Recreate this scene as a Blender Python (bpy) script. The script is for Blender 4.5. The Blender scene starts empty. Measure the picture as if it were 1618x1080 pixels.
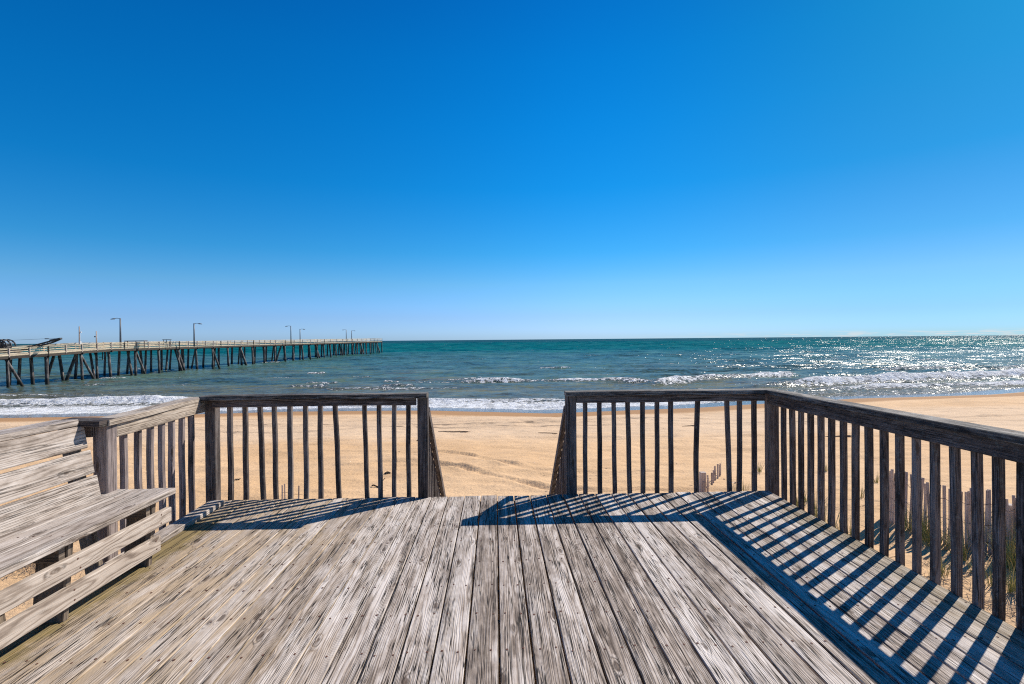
import bpy, math, random
import numpy as np
from mathutils import Vector, Matrix
random.seed(7)
C = bpy.context.scene
COL = C.collection
rad = math.radians

# ------------------------------------------------------------------ camera
F_PX = 850.0
EYE = Vector((0.0, 0.0, 1.36))          # deck boards are z = 0
yaw, pitch, roll = math.atan(26 / 850), -0.0045, 0.0087
fw = Vector((math.sin(yaw) * math.cos(pitch), math.cos(yaw) * math.cos(pitch), math.sin(pitch)))
rt = Vector((math.cos(yaw), -math.sin(yaw), 0)); up = rt.cross(fw)
rt2 = rt * math.cos(roll) - up * math.sin(roll)
up2 = rt * math.sin(roll) + up * math.cos(roll)
cam = bpy.data.cameras.new('camera'); cam.lens = 36 * F_PX / 1618; cam.sensor_width = 36
cam.clip_start = 0.05; cam.clip_end = 90000
co = bpy.data.objects.new('camera', cam); COL.objects.link(co)
m3 = Matrix((rt2, up2, -fw)).transposed()
co.matrix_world = Matrix.Translation(EYE) @ m3.to_4x4()
C.camera = co

# ------------------------------------------------------------------ light, sky, exposure
SUN_AZ, SUN_EL = rad(52.6), rad(39.5)   # azimuth from +Y towards +X
C.view_settings.view_transform = 'Standard'; C.view_settings.look = 'None'
C.cycles.use_denoising = False; C.cycles.filter_width = 1.15; C.cycles.sample_clamp_direct = 14
C.view_settings.exposure = 0.25; C.view_settings.gamma = 1.0
sl = bpy.data.lights.new('sun', 'SUN'); sl.energy = 5.0; sl.angle = rad(0.5); sl.color = (1.0, 0.93, 0.83)
so = bpy.data.objects.new('sun', sl); COL.objects.link(so)
sd = Vector((math.sin(SUN_AZ) * math.cos(SUN_EL), math.cos(SUN_AZ) * math.cos(SUN_EL), math.sin(SUN_EL)))
so.rotation_euler = sd.to_track_quat('Z', 'Y').to_euler()
so.location = (20, 20, 30)


# node helpers
class NT:
    def __init__(s, tree):
        s.t = tree; s.n = tree.nodes; s.l = tree.links
    def new(s, typ, **kw):
        n = s.n.new(typ)
        for k, v in kw.items():
            setattr(n, k, v)
        return n
    def put(s, sock, v):
        if isinstance(v, bpy.types.NodeSocket): s.l.new(v, sock)
        elif v is not None: sock.default_value = v
    def math(s, op, a, b=None, c=None, clamp=False):
        n = s.new('ShaderNodeMath', operation=op); n.use_clamp = clamp
        s.put(n.inputs[0], a)
        if b is not None: s.put(n.inputs[1], b)
        if c is not None: s.put(n.inputs[2], c)
        return n.outputs[0]
    def mix(s, f, a, b, mode='MIX'):
        n = s.new('ShaderNodeMix', data_type='RGBA', blend_type=mode)
        s.put(n.inputs[0], f); s.put(n.inputs[6], a); s.put(n.inputs[7], b)
        return n.outputs[2]
    def comb(s, x, y, z=0.0):
        n = s.new('ShaderNodeCombineXYZ')
        s.put(n.inputs[0], x); s.put(n.inputs[1], y); s.put(n.inputs[2], z)
        return n.outputs[0]
    def sep(s, v):
        n = s.new('ShaderNodeSeparateXYZ'); s.put(n.inputs[0], v); return n.outputs
    def noise(s, vec, scale=1.0, detail=3.0, rough=0.5, dist=0.0):
        n = s.new('ShaderNodeTexNoise'); s.put(n.inputs['Vector'], vec)
        n.inputs['Scale'].default_value = scale; n.inputs['Detail'].default_value = detail
        n.inputs['Roughness'].default_value = rough; n.inputs['Distortion'].default_value = dist
        return n.outputs['Fac']
    def ramp(s, v, a, b, lo=0.0, hi=1.0, smooth=True):
        n = s.new('ShaderNodeMapRange'); n.interpolation_type = 'SMOOTHSTEP' if smooth else 'LINEAR'
        s.put(n.inputs['Value'], v)
        for k, x in (('From Min', a), ('From Max', b), ('To Min', lo), ('To Max', hi)):
            s.put(n.inputs[k], x)
        return n.outputs[0]


W = bpy.data.worlds.new('World'); C.world = W; W.use_nodes = True
w = NT(W.node_tree); w.n.clear()
sky = w.new('ShaderNodeTexSky', sky_type='NISHITA'); sky.sun_disc = False
sky.sun_elevation = SUN_EL; sky.sun_rotation = SUN_AZ
sky.altitude = 0; sky.air_density = 1.0; sky.dust_density = 0.25; sky.ozone_density = 3.0
hs = w.new('ShaderNodeHueSaturation'); hs.inputs['Saturation'].default_value = 1.3
w.l.new(sky.outputs[0], hs.inputs['Color'])
# deep clear polarised blue aloft, paler at the sea horizon
geo = w.new('ShaderNodeTexCoord')
dx, dy, dz = w.sep(geo.outputs['Generated'])
cr_ = w.new('ShaderNodeValToRGB'); w.l.new(dz, cr_.inputs[0])
SKYT = [(0.0, (.32, .54, 1.0)), (.013, (.33, .54, .98)), (.042, (.315, .485, .80)), (.101, (.29, .53, .64)), (.158, (.145, .525, .62)),
        (.268, (.040, .53, .63)), (.368, (.022, .545, .645)), (.456, (.014, .53, .635)), (.533, (.012, .48, .605)), (.8, (.015, .45, .58))]
els = cr_.color_ramp.elements
els[0].position, els[0].color = SKYT[0][0], (*SKYT[0][1], 1); els[1].position, els[1].color = SKYT[-1][0], (*SKYT[-1][1], 1)
for p_, c_ in SKYT[1:-1]:
    e_ = els.new(p_); e_.color = (*c_, 1)
tint = w.mix(1.0, cr_.outputs[0], (2, 2, 2.36, 1), 'MULTIPLY')
skc = w.mix(1.0, hs.outputs[0], tint, 'MULTIPLY')
azk = w.ramp(w.math('ARCTAN2', dx, dy), 0.1, 0.75)
skc = w.mix(azk, skc, w.mix(1.0, skc, w.mix(w.ramp(dz, 0.02, 0.4), (0.64, 0.79, 0.80, 1), (2.2, 0.78, 0.70, 1)), 'MULTIPLY'))
# thin cumulus far out over the sea, low on the sun side
az = w.math('ARCTAN2', dx, dy)
cn = w.noise(w.comb(w.math('MULTIPLY', az, 26.0), w.math('MULTIPLY', dz, 260.0), 3.0), 1.0, 5, 0.6)
cm = w.math('MULTIPLY', w.ramp(dz, 0.0115, 0.004), w.ramp(az, 0.15, 0.75))
cl = w.math('MULTIPLY', w.ramp(cn, 0.46, 0.60), w.math('MULTIPLY', cm, 0.8))
skc2 = w.mix(cl, skc, (8.5, 8.9, 9.3, 1))
bg = w.new('ShaderNodeBackground'); bg.inputs[1].default_value = 0.0715
w.l.new(skc2, bg.inputs[0])
wo = w.new('ShaderNodeOutputWorld'); w.l.new(bg.outputs[0], wo.inputs[0])


# ------------------------------------------------------------------ materials
def new_mat(name):
    m = bpy.data.materials.new(name); m.use_nodes = True
    t = NT(m.node_tree); t.n.clear()
    o = t.new('ShaderNodeOutputMaterial'); b = t.new('ShaderNodeBsdfPrincipled')
    t.l.new(b.outputs[0], o.inputs[0])
    return m, t, b


def wood(name, pale, mid, dark, crack=1.0, blotch=1.0, lichen=0.0, warm=None, bump=1.0, edge_moss=False, rough=0.8, ring_amp=0.30, ring_s=1.0, fib_amp=1.15, v2k=520.0, wu=0.8, wk=7.0, late_p=3.0, board_var=0.34, knot_k=1.3, w2k=0.7, w3k=1.0):
    """Weathered softwood: growth rings that close into cathedrals, knots, drying cracks, bleached and mildewed patches."""
    m, t, b = new_mat(name)
    uv = t.new('ShaderNodeUVMap', uv_map='grain')
    U, V, _ = t.sep(uv.outputs[0])
    at = t.new('ShaderNodeAttribute', attribute_name='seed')
    sd_ = at.outputs['Fac']
    Z = t.math('MULTIPLY', sd_, 91.7)
    # knots
    vo = t.new('ShaderNodeTexVoronoi', feature='F1'); vo.inputs['Scale'].default_value = 1.0
    t.l.new(t.comb(t.math('MULTIPLY', U, 3.0), t.math('MULTIPLY', V, 10.0), Z), vo.inputs['Vector'])
    kd = vo.outputs['Distance']
    knot_w = t.ramp(kd, 0.30, 0.0)
    knot = t.ramp(t.math('ADD', kd, t.math('MULTIPLY', t.noise(t.comb(t.math('MULTIPLY', U, 40), t.math('MULTIPLY', V, 60), Z), 1, 3), 0.14)), 0.23, 0.15)
    kring = t.ramp(t.math('ABSOLUTE', t.math('SUBTRACT', kd, 0.19)), 0.05, 0.0)
    # rings
    V2 = t.math('MULTIPLY', t.math('MULTIPLY', V, V), v2k)
    w1 = t.math('MULTIPLY', t.noise(t.comb(t.math('MULTIPLY', U, wu), t.math('MULTIPLY', V, 4.0 * wu / 0.8), Z), 1, 2), wk)
    w2 = t.math('MULTIPLY', t.noise(t.comb(t.math('MULTIPLY', U, 5.0), t.math('MULTIPLY', V, 22.0), Z), 1, 2), w2k)
    w3 = t.math('MULTIPLY', t.noise(t.comb(t.math('MULTIPLY', U, 0.7), t.math('MULTIPLY', V, 38.0), t.math('ADD', Z, 3.0)), 1, 3, 0.6), w3k / ring_s)
    P = t.math('ADD', t.math('ADD', t.math('ADD', V2, w3), w1), t.math('ADD', w2, t.math('MULTIPLY', knot_w, knot_k)))
    ring = t.math('MULTIPLY_ADD', t.math('SINE', t.math('MULTIPLY', P, 6.283 * ring_s)), 0.5, 0.5)
    late = t.math('POWER', ring, late_p)
    # fibre and cracks
    fib = t.noise(t.comb(t.math('MULTIPLY', U, 3.5), t.math('MULTIPLY', V, 170.0), Z), 1, 3, 0.6)
    fine = t.noise(t.comb(t.math('MULTIPLY', U, 16.0), t.math('MULTIPLY', V, 420.0), Z), 1, 2, 0.6)
    ckn = t.noise(t.comb(t.math('MULTIPLY', U, 1.6), t.math('MULTIPLY', t.math('ADD', V, t.math('MULTIPLY', w2, 0.006)), 95.0), Z), 1, 2, 0.55)
    ckm = t.noise(t.comb(t.math('MULTIPLY', U, 1.1), t.math('MULTIPLY', V, 14.0), t.math('ADD', Z, 5.0)), 1, 2)
    ck = t.math('MULTIPLY', t.ramp(t.math('ABSOLUTE', t.math('SUBTRACT', ckn, 0.5)), 0.034, 0.008), t.ramp(ckm, 0.38, 0.52), clamp=True)
    ck = t.math('MULTIPLY', ck, crack, clamp=True)
    # patches
    bl = t.noise(t.comb(t.math('MULTIPLY', U, 2.2), t.math('MULTIPLY', V, 13.0), t.math('ADD', Z, 9.0)), 1, 5, 0.62, 0.4)
    bl2 = t.noise(t.comb(t.math('MULTIPLY', U, 13.0), t.math('MULTIPLY', V, 32.0), t.math('ADD', Z, 19.0)), 1, 4, 0.7)
    tone = t.math('MULTIPLY_ADD', t.math('SUBTRACT', sd_, 0.5), board_var, 0.58)
    s_ = t.math('ADD', t.math('MULTIPLY', t.math('SUBTRACT', bl, 0.5), 2.1 * blotch), tone)
    s_ = t.math('ADD', s_, t.math('MULTIPLY', t.math('SUBTRACT', fib, 0.5), fib_amp))
    s_ = t.math('ADD', s_, t.math('MULTIPLY', t.math('SUBTRACT', fine, 0.5), 0.35))
    s_ = t.math('SUBTRACT', s_, t.math('MULTIPLY', t.math('SUBTRACT', late, 0.3), ring_amp))
    s_ = t.math('ADD', s_, t.math('MULTIPLY', t.math('SUBTRACT', bl2, 0.5), 0.8 * blotch))
    cA = t.mix(t.ramp(s_, 0.0, 0.5, smooth=False), dark, mid)
    col = t.mix(t.ramp(s_, 0.45, 1.05, smooth=False), cA, pale)
    if warm is not None:                       # blown sand and tannin on part of the deck
        tc = t.new('ShaderNodeTexCoord'); ox, oy, oz = t.sep(tc.outputs['Object'])
        wn = t.math('MULTIPLY', t.math('SUBTRACT', t.noise(t.comb(ox, oy, 0), 2.2, 3), 0.5), 1.3)
        wf = t.ramp(t.math('ADD', ox, wn), -0.45, -1.7)
        wf = t.math('MULTIPLY', wf, t.ramp(bl, 0.36, 0.60, 0.75, 0.25))
        col = t.mix(wf, col, warm)
    if edge_moss:
        e1 = t.math('ADD', ox, t.math('MULTIPLY', t.math('SUBTRACT', t.noise(t.comb(ox, oy, 4.0), 9.0, 4, 0.65), 0.5), 0.30))
        em = t.math('MAXIMUM', t.ramp(e1, -2.02, -2.14), t.math('MULTIPLY', t.ramp(e1, 2.05, 2.30), 0.5))
        em = t.math('MULTIPLY', em, t.ramp(oy, 4.6, 3.9))
        col = t.mix(t.math('MULTIPLY', em, 0.75), col, (0.20, 0.145, 0.035, 1))
    col = t.mix(t.math('MULTIPLY', knot, 0.8), col, (0.085, 0.055, 0.038, 1))
    col = t.mix(t.math('MULTIPLY', kring, t.math('MULTIPLY', t.ramp(bl2, 0.45, 0.6), 0.6)), col, (0.05, 0.04, 0.035, 1))
    if lichen > 0:
        tc2 = t.new('ShaderNodeTexCoord')
        ln = t.noise(tc2.outputs['Object'], 34.0, 5, 0.7)
        col = t.mix(t.math('MULTIPLY', t.ramp(ln, 0.56, 0.63), lichen), col, (0.30, 0.33, 0.30, 1))
    col = t.mix(ck, col, (0.018, 0.014, 0.012, 1))
    t.l.new(col, b.inputs['Base Color'])
    b.inputs['Roughness'].default_value = rough
    b.inputs['Specular IOR Level'].default_value = 0.25
    h = t.math('ADD', t.math('MULTIPLY', fib, 0.7), t.math('MULTIPLY', late, 0.5))
    h = t.math('SUBTRACT', h, t.math('MULTIPLY', ck, 2.2))
    h = t.math('SUBTRACT', h, t.math('MULTIPLY', kring, 0.5))
    h = t.math('ADD', h, t.math('MULTIPLY', bl2, 0.6))
    bp = t.new('ShaderNodeBump'); bp.inputs['Strength'].default_value = 0.75 * bump; bp.inputs['Distance'].default_value = 0.0035
    t.l.new(h, bp.inputs['Height']); t.l.new(bp.outputs[0], b.inputs['Normal'])
    return m


M = {}
M['deck'] = wood('deck_wood', (0.73, 0.655, 0.595, 1), (0.40, 0.325, 0.268, 1), (0.135, 0.10, 0.076, 1), crack=1.5,
                 blotch=0.95, warm=(0.56, 0.42, 0.275, 1), edge_moss=True, fib_amp=.62, ring_s=2.3, w3k=1.8, board_var=.46, ring_amp=.38, late_p=2.5, wk=3.6, w2k=.28, knot_k=.9)
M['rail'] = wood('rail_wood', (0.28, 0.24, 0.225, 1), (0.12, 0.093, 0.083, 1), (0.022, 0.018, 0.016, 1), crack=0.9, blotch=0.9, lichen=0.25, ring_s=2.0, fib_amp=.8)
M['cap'] = wood('cap_wood', (0.44, 0.40, 0.35, 1), (0.15, 0.13, 0.115, 1), (0.028, 0.025, 0.022, 1), crack=1.2, blotch=1.1, lichen=0.3, ring_s=2.0, fib_amp=.8)
M['bench'] = wood('bench_wood', (0.62, 0.555, 0.505, 1), (0.40, 0.335, 0.285, 1), (0.15, 0.115, 0.09, 1), crack=0.7, blotch=0.95, fib_amp=.28, ring_s=1.5, ring_amp=.25, v2k=220.0, wu=.8, wk=3.5, w2k=.3, board_var=.22)
M['bench_new'] = wood('smooth_bench_wood', (0.58, 0.50, 0.43, 1), (0.40, 0.325, 0.265, 1), (0.19, 0.145, 0.115, 1), crack=0.3, blotch=0.5, bump=0.5, fib_amp=.35, ring_s=1.5, ring_amp=.55, v2k=150.0, wu=1.5, wk=5.0, board_var=.1)
M['under'] = wood('under_wood', (0.30, 0.24, 0.18, 1), (0.17, 0.13, 0.10, 1), (0.05, 0.04, 0.035, 1), crack=0.4)
M['picket'] = wood('picket_wood', (0.62, 0.52, 0.46, 1), (0.45, 0.36, 0.31, 1), (0.18, 0.14, 0.12, 1), crack=0.3, bump=0.5)
M['pier_rail'] = wood('pier_rail_wood', (0.66, 0.57, 0.42, 1), (0.50, 0.41, 0.29, 1), (0.20, 0.15, 0.11, 1), crack=0.2, blotch=1.3)
M['pier_dark'] = wood('pier_beam_wood', (0.09, 0.075, 0.06, 1), (0.045, 0.037, 0.032, 1), (0.016, 0.014, 0.014, 1), crack=0.0)


def plain(name, col, rough=0.7, metal=0.0, nscale=None, namp=0.3, bump=0.0):
    m, t, b = new_mat(name)
    tc = t.new('ShaderNodeTexCoord')
    if nscale:
        n = t.noise(tc.outputs['Object'], nscale, 5, 0.6)
        f = t.math('MULTIPLY_ADD', t.math('SUBTRACT', n, 0.5), 2 * namp, 1.0)
        c = t.mix(1.0, (col[0], col[1], col[2], 1), t.comb(f, f, f), 'MULTIPLY')
        t.l.new(c, b.inputs['Base Color'])
        if bump:
            bp = t.new('ShaderNodeBump'); bp.inputs['Strength'].default_value = bump; bp.inputs['Distance'].default_value = 0.02
            t.l.new(n, bp.inputs['Height']); t.l.new(bp.outputs[0], b.inputs['Normal'])
    else:
        b.inputs['Base Color'].default_value = (col[0], col[1], col[2], 1)
    b.inputs['Roughness'].default_value = rough; b.inputs['Metallic'].default_value = metal
    return m


M['nail'] = plain('rusty_nail', (0.10, 0.035, 0.018), 0.8, nscale=60)
M['gapsand'] = plain('sand_in_gaps', (0.50, 0.37, 0.22), 0.9, nscale=30, namp=0.5)
M['steel'] = plain('galvanised_pole', (0.13, 0.14, 0.16), 0.5, nscale=3)
M['lamp'] = plain('lamp_housing', (0.30, 0.32, 0.34), 0.4, nscale=3)
M['crane'] = plain('crane_paint', (0.035, 0.033, 0.035), 0.5, nscale=2, namp=0.5)
M['brown'] = plain('brown_paint', (0.10, 0.045, 0.03), 0.6, nscale=4)
M['white'] = plain('white_fitting', (0.75, 0.75, 0.75), 0.5, nscale=4, namp=0.1)
M['weed'] = plain('dry_seaweed', (0.045, 0.032, 0.022), 0.9, nscale=40)
M['drift'] = plain('driftwood', (0.20, 0.145, 0.095), 0.85, nscale=30)
M['wire'] = plain('fence_wire', (0.16, 0.12, 0.10), 0.6, metal=0.4, nscale=8)


def pile_mat():
    m, t, b = new_mat('creosoted_pile')
    tc = t.new('ShaderNodeTexCoord'); ox, oy, oz = t.sep(tc.outputs['Object'])
    ge = t.new('ShaderNodeNewGeometry'); px, py, pz = t.sep(ge.outputs['Position'])
    n = t.noise(t.comb(t.math('MULTIPLY', px, 6), t.math('MULTIPLY', py, 6), t.math('MULTIPLY', pz, 0.8)), 1, 4, 0.6)
    c = t.mix(t.ramp(n, 0.42, 0.66), (0.03, 0.026, 0.026, 1), (0.22, 0.185, 0.17, 1))
    wet = t.ramp(t.math('ADD', pz, t.math('MULTIPLY', n, 0.8)), -3.5, -3.9)
    c = t.mix(wet, c, (0.012, 0.013, 0.013, 1))
    t.l.new(c, b.inputs['Base Color']); b.inputs['Roughness'].default_value = 0.7
    return m


M['pile'] = pile_mat()


def sand_mat():
    m, t, b = new_mat('beach_sand')
    tc = t.new('ShaderNodeTexCoord'); P = tc.outputs['Object']; ox, oy, oz = t.sep(P)
    wa = t.new('ShaderNodeAttribute', attribute_name='wet').outputs['Fac']
    da = t.new('ShaderNodeAttribute', attribute_name='wrack').outputs['Fac']
    big = t.noise(P, 0.13, 4, 0.55)
    n1 = t.noise(t.comb(t.math('MULTIPLY', ox, 0.35), oy, 0), 1.2, 5, 0.6)
    n2 = t.noise(P, 9.0, 5, 0.65)
    n3 = t.noise(P, 70.0, 3, 0.6)
    c = t.mix(t.ramp(big, 0.35, 0.65), (0.66, 0.42, 0.222, 1), (0.735, 0.49, 0.28, 1))
    c = t.mix(t.math('MULTIPLY', t.ramp(n1, 0.50, 0.72), 0.45), c, (0.56, 0.375, 0.225, 1))
    c = t.mix(t.math('MULTIPLY', t.ramp(n2, 0.55, 0.75), 0.35), c, (0.55, 0.375, 0.235, 1))
    # pale driven strip of shell hash between the tide lines
    sb = t.math('MULTIPLY', t.ramp(t.math('ADD', oy, t.math('MULTIPLY', n1, 5)), 26, 31), t.ramp(t.math('ADD', oy, t.math('MULTIPLY', n1, 5)), 44, 38))
    c = t.mix(t.math('MULTIPLY', sb, 0.55), c, (0.72, 0.545, 0.38, 1))
    # scattered specks of shell and weed
    sp = t.ramp(t.noise(t.comb(ox, t.math('MULTIPLY', oy, 0.6), 7.0), 5.2, 2, 0.5), 0.735, 0.765)
    c = t.mix(t.math('MULTIPLY', sp, 0.7), c, (0.13, 0.09, 0.06, 1))
    wr = t.math('MULTIPLY', da, t.ramp(t.noise(t.comb(t.math('MULTIPLY', ox, 1.3), t.math('MULTIPLY', oy, 5), 2.0), 1.0, 5, 0.7), 0.44, 0.56))
    c = t.mix(t.math('MULTIPLY', wr, 0.8), c, (0.10, 0.07, 0.05, 1))
    f3 = t.math('MULTIPLY_ADD', t.math('SUBTRACT', n3, 0.5), 0.20, 1.0)
    c = t.mix(1.0, c, t.comb(f3, f3, f3), 'MULTIPLY')
    damp = t.ramp(wa, 0.0, 0.45)
    c = t.mix(damp, c, (0.40, 0.225, 0.105, 1))
    wet = t.ramp(wa, 0.55, 0.75)
    c = t.mix(wet, c, (0.065, 0.055, 0.052, 1))
    t.l.new(c, b.inputs['Base Color'])
    t.l.new(t.ramp(wa, 0.5, 0.8, 0.9, 0.16), b.inputs['Roughness'])
    t.l.new(t.ramp(wa, 0.5, 0.8, 0.15, 0.6), b.inputs['Specular IOR Level'])
    hh = t.math('ADD', t.math('MULTIPLY', n1, 1.6), t.math('MULTIPLY', n2, 0.55))
    hh = t.math('ADD', hh, t.math('MULTIPLY', n3, 0.10))
    hh = t.math('MULTIPLY', hh, t.ramp(wa, 0.2, 0.7, 1.0, 0.04))
    bp = t.new('ShaderNodeBump'); bp.inputs['Strength'].default_value = 0.9; bp.inputs['Distance'].default_value = 0.07
    t.l.new(hh, bp.inputs['Height']); t.l.new(bp.outputs[0], b.inputs['Normal'])
    return m


M['sand'] = sand_mat()


def water_mat():
    m, t, b = new_mat('sea_water')
    tc = t.new('ShaderNodeTexCoord'); P = tc.outputs['Object']; ox, oy, oz = t.sep(P)
    fo = t.new('ShaderNodeAttribute', attribute_name='foam').outputs['Fac']
    ly = t.math('ADD', oy, t.math('MULTIPLY', t.math('SUBTRACT', t.noise(t.comb(t.math('MULTIPLY', ox, 0.012), t.math('MULTIPLY', oy, 0.03), 0), 1, 3), 0.5), 70.0))
    c = t.mix(t.ramp(ly, 55, 92), (0.125, 0.128, 0.085, 1), (0.078, 0.132, 0.104, 1))
    c = t.mix(t.ramp(ly, 90, 170), c, (0.052, 0.132, 0.114, 1))
    c = t.mix(t.ramp(ly, 190, 330), c, (0.0, 0.105, 0.098, 1))
    c = t.mix(t.ramp(ly, 600, 1800), c, (0.0, 0.055, 0.062, 1))  # far band darkened in colour for the dimmer reflection off wave slopes
    # churned sand patches
    st = t.noise(t.comb(t.math('MULTIPLY', ox, 0.035), t.math('MULTIPLY', oy, 0.16), 3.0), 1, 4, 0.6)
    stf = t.math('MULTIPLY', t.ramp(st, 0.50, 0.66), t.ramp(oy, 190, 70, 0.0, 0.75))
    c = t.mix(stf, c, (0.150, 0.130, 0.078, 1))
    # trough and crest shading put into the colour at many scales, stretched along the shore
    def wv(sx, sy, z, d=3, r=0.55): return t.noise(t.comb(t.math('MULTIPLY', ox, sx), t.math('MULTIPLY', oy, sy), z), 1, d, r)
    a1 = wv(0.22, 0.36, 1.0); a2 = wv(0.5, 1.3, 2.0, 3, 0.6); a3 = wv(2.6, 4.5, 5.0, 2, 0.6)
    a0 = wv(0.05, 0.075, 8.0, 4)
    dk = t.math('ADD', t.math('MULTIPLY', t.math('SUBTRACT', a1, 0.5), 1.8), t.math('MULTIPLY', t.math('SUBTRACT', a2, 0.5), 1.2))
    dk = t.math('ADD', dk, t.math('MULTIPLY', t.math('SUBTRACT', a0, 0.5), 1.4))
    f = t.math('MULTIPLY_ADD', dk, 0.5, 1.0)
    c = t.mix(1.0, c, t.comb(f, f, f), 'MULTIPLY')
    # foam: breaker foam from the mesh plus scattered whitecaps
    fn = t.noise(t.comb(t.math('MULTIPLY', ox, 1.6), t.math('MULTIPLY', oy, 2.2), 1.0), 1, 6, 0.68, 0.6)
    fl = t.ramp(t.math('ADD', fo, t.math('MULTIPLY', t.math('SUBTRACT', fn, 0.5), 2.6)), 0.42, 0.60)
    fl = t.math('MULTIPLY', fl, t.ramp(fo, 0.04, 0.2))
    wc = wv(0.13, 0.5, 15.0, 5, 0.62); wcm = wv(0.02, 0.05, 22.0, 2)
    caps = t.math('MULTIPLY', t.ramp(wc, 0.685, 0.715), t.ramp(wcm, 0.45, 0.55))
    fl = t.math('MAXIMUM', fl, t.math('MULTIPLY', caps, 0.85))
    fcol = t.mix(t.ramp(t.noise(t.comb(t.math('MULTIPLY', ox, 1.1), t.math('MULTIPLY', oy, 0.35), 51.0), 1, 4, 0.6), 0.40, 0.56), (0.68, 0.68, 0.67, 1), (0.93, 0.94, 0.95, 1))  # grey streaks in the foam colour stand in for shading on breaker faces
    c = t.mix(fl, c, fcol)
    t.l.new(c, b.inputs['Base Color'])
    b.inputs['IOR'].default_value = 1.33
    t.l.new(t.math('MULTIPLY_ADD', fl, 0.45, 0.13), b.inputs['Roughness'])
    b.inputs['Specular IOR Level'].default_value = 0.0
    def sl(sx, sy, z, amp, d=2):
        n = t.new('ShaderNodeTexNoise'); n.inputs['Scale'].default_value = 1.0; n.inputs['Detail'].default_value = d; n.inputs['Roughness'].default_value = 0.55
        t.l.new(t.comb(t.math('MULTIPLY', ox, sx), t.math('MULTIPLY', oy, sy), z), n.inputs['Vector'])
        v = t.new('ShaderNodeVectorMath', operation='SUBTRACT'); t.l.new(n.outputs['Color'], v.inputs[0]); v.inputs[1].default_value = (.5, .5, .5)
        u = t.new('ShaderNodeVectorMath', operation='MULTIPLY'); t.l.new(v.outputs[0], u.inputs[0]); u.inputs[1].default_value = (amp, amp, 0)
        return u.outputs[0]
    def va(p, q):
        v = t.new('ShaderNodeVectorMath', operation='ADD'); t.l.new(p, v.inputs[0]); t.l.new(q, v.inputs[1]); return v.outputs[0]
    slope = va(va(sl(1.4, 3.4, 31.0, 1.65, 3), sl(0.30, 0.75, 37.0, 1.15)), va(sl(0.07, 0.16, 41.0, 1.15), sl(0.018, 0.035, 47.0, 1.0)))
    ge = t.new('ShaderNodeNewGeometry')
    nn = t.new('ShaderNodeVectorMath', operation='NORMALIZE'); t.l.new(va(ge.outputs['Normal'], slope), nn.inputs[0])
    hh = t.math('ADD', t.math('MULTIPLY', a2, 0.15), t.math('MULTIPLY', fl, t.math('MULTIPLY', fn, 0.55)))
    bp = t.new('ShaderNodeBump'); bp.inputs['Strength'].default_value = 1.0; bp.inputs['Distance'].default_value = 1.0
    t.l.new(nn.outputs[0], bp.inputs['Normal'])
    t.l.new(hh, bp.inputs['Height']); t.l.new(bp.outputs[0], b.inputs['Normal'])
    # wind-roughened sea: the facets one sees lean towards the eye, so reflectance levels off near the horizon
    gl = t.new('ShaderNodeBsdfGlossy'); gl.inputs['Roughness'].default_value = 0.15
    t.l.new(bp.outputs[0], gl.inputs['Normal'])
    fr = t.new('ShaderNodeFresnel'); fr.inputs['IOR'].default_value = 1.33; t.l.new(bp.outputs[0], fr.inputs['Normal'])
    ff = t.math('MINIMUM', fr.outputs[0], t.ramp(oy, 120, 420, 0.38, 0.17))
    ff = t.math('MULTIPLY', ff, t.math('MULTIPLY_ADD', fl, -0.7, 1.0))
    ms = t.new('ShaderNodeMixShader'); t.put(ms.inputs[0], ff); t.l.new(b.outputs[0], ms.inputs[1]); t.l.new(gl.outputs[0], ms.inputs[2])
    out = [n for n in t.n if n.type == 'OUTPUT_MATERIAL'][0]; t.l.new(ms.outputs[0], out.inputs[0])
    return m


M['water'] = water_mat()


def blade_mat(name, c1, c2):
    m, t, b = new_mat(name)
    at = t.new('ShaderNodeAttribute', attribute_name='seed')
    c = t.mix(at.outputs['Fac'], c1, c2)
    t.l.new(c, b.inputs['Base Color']); b.inputs['Roughness'].default_value = 0.6
    return m


M['grass'] = blade_mat('dune_grass_blades', (0.15, 0.19, 0.035, 1), (0.55, 0.45, 0.19, 1))
M['twig'] = blade_mat('dry_stalks', (0.12, 0.085, 0.06, 1), (0.30, 0.22, 0.15, 1))


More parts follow.
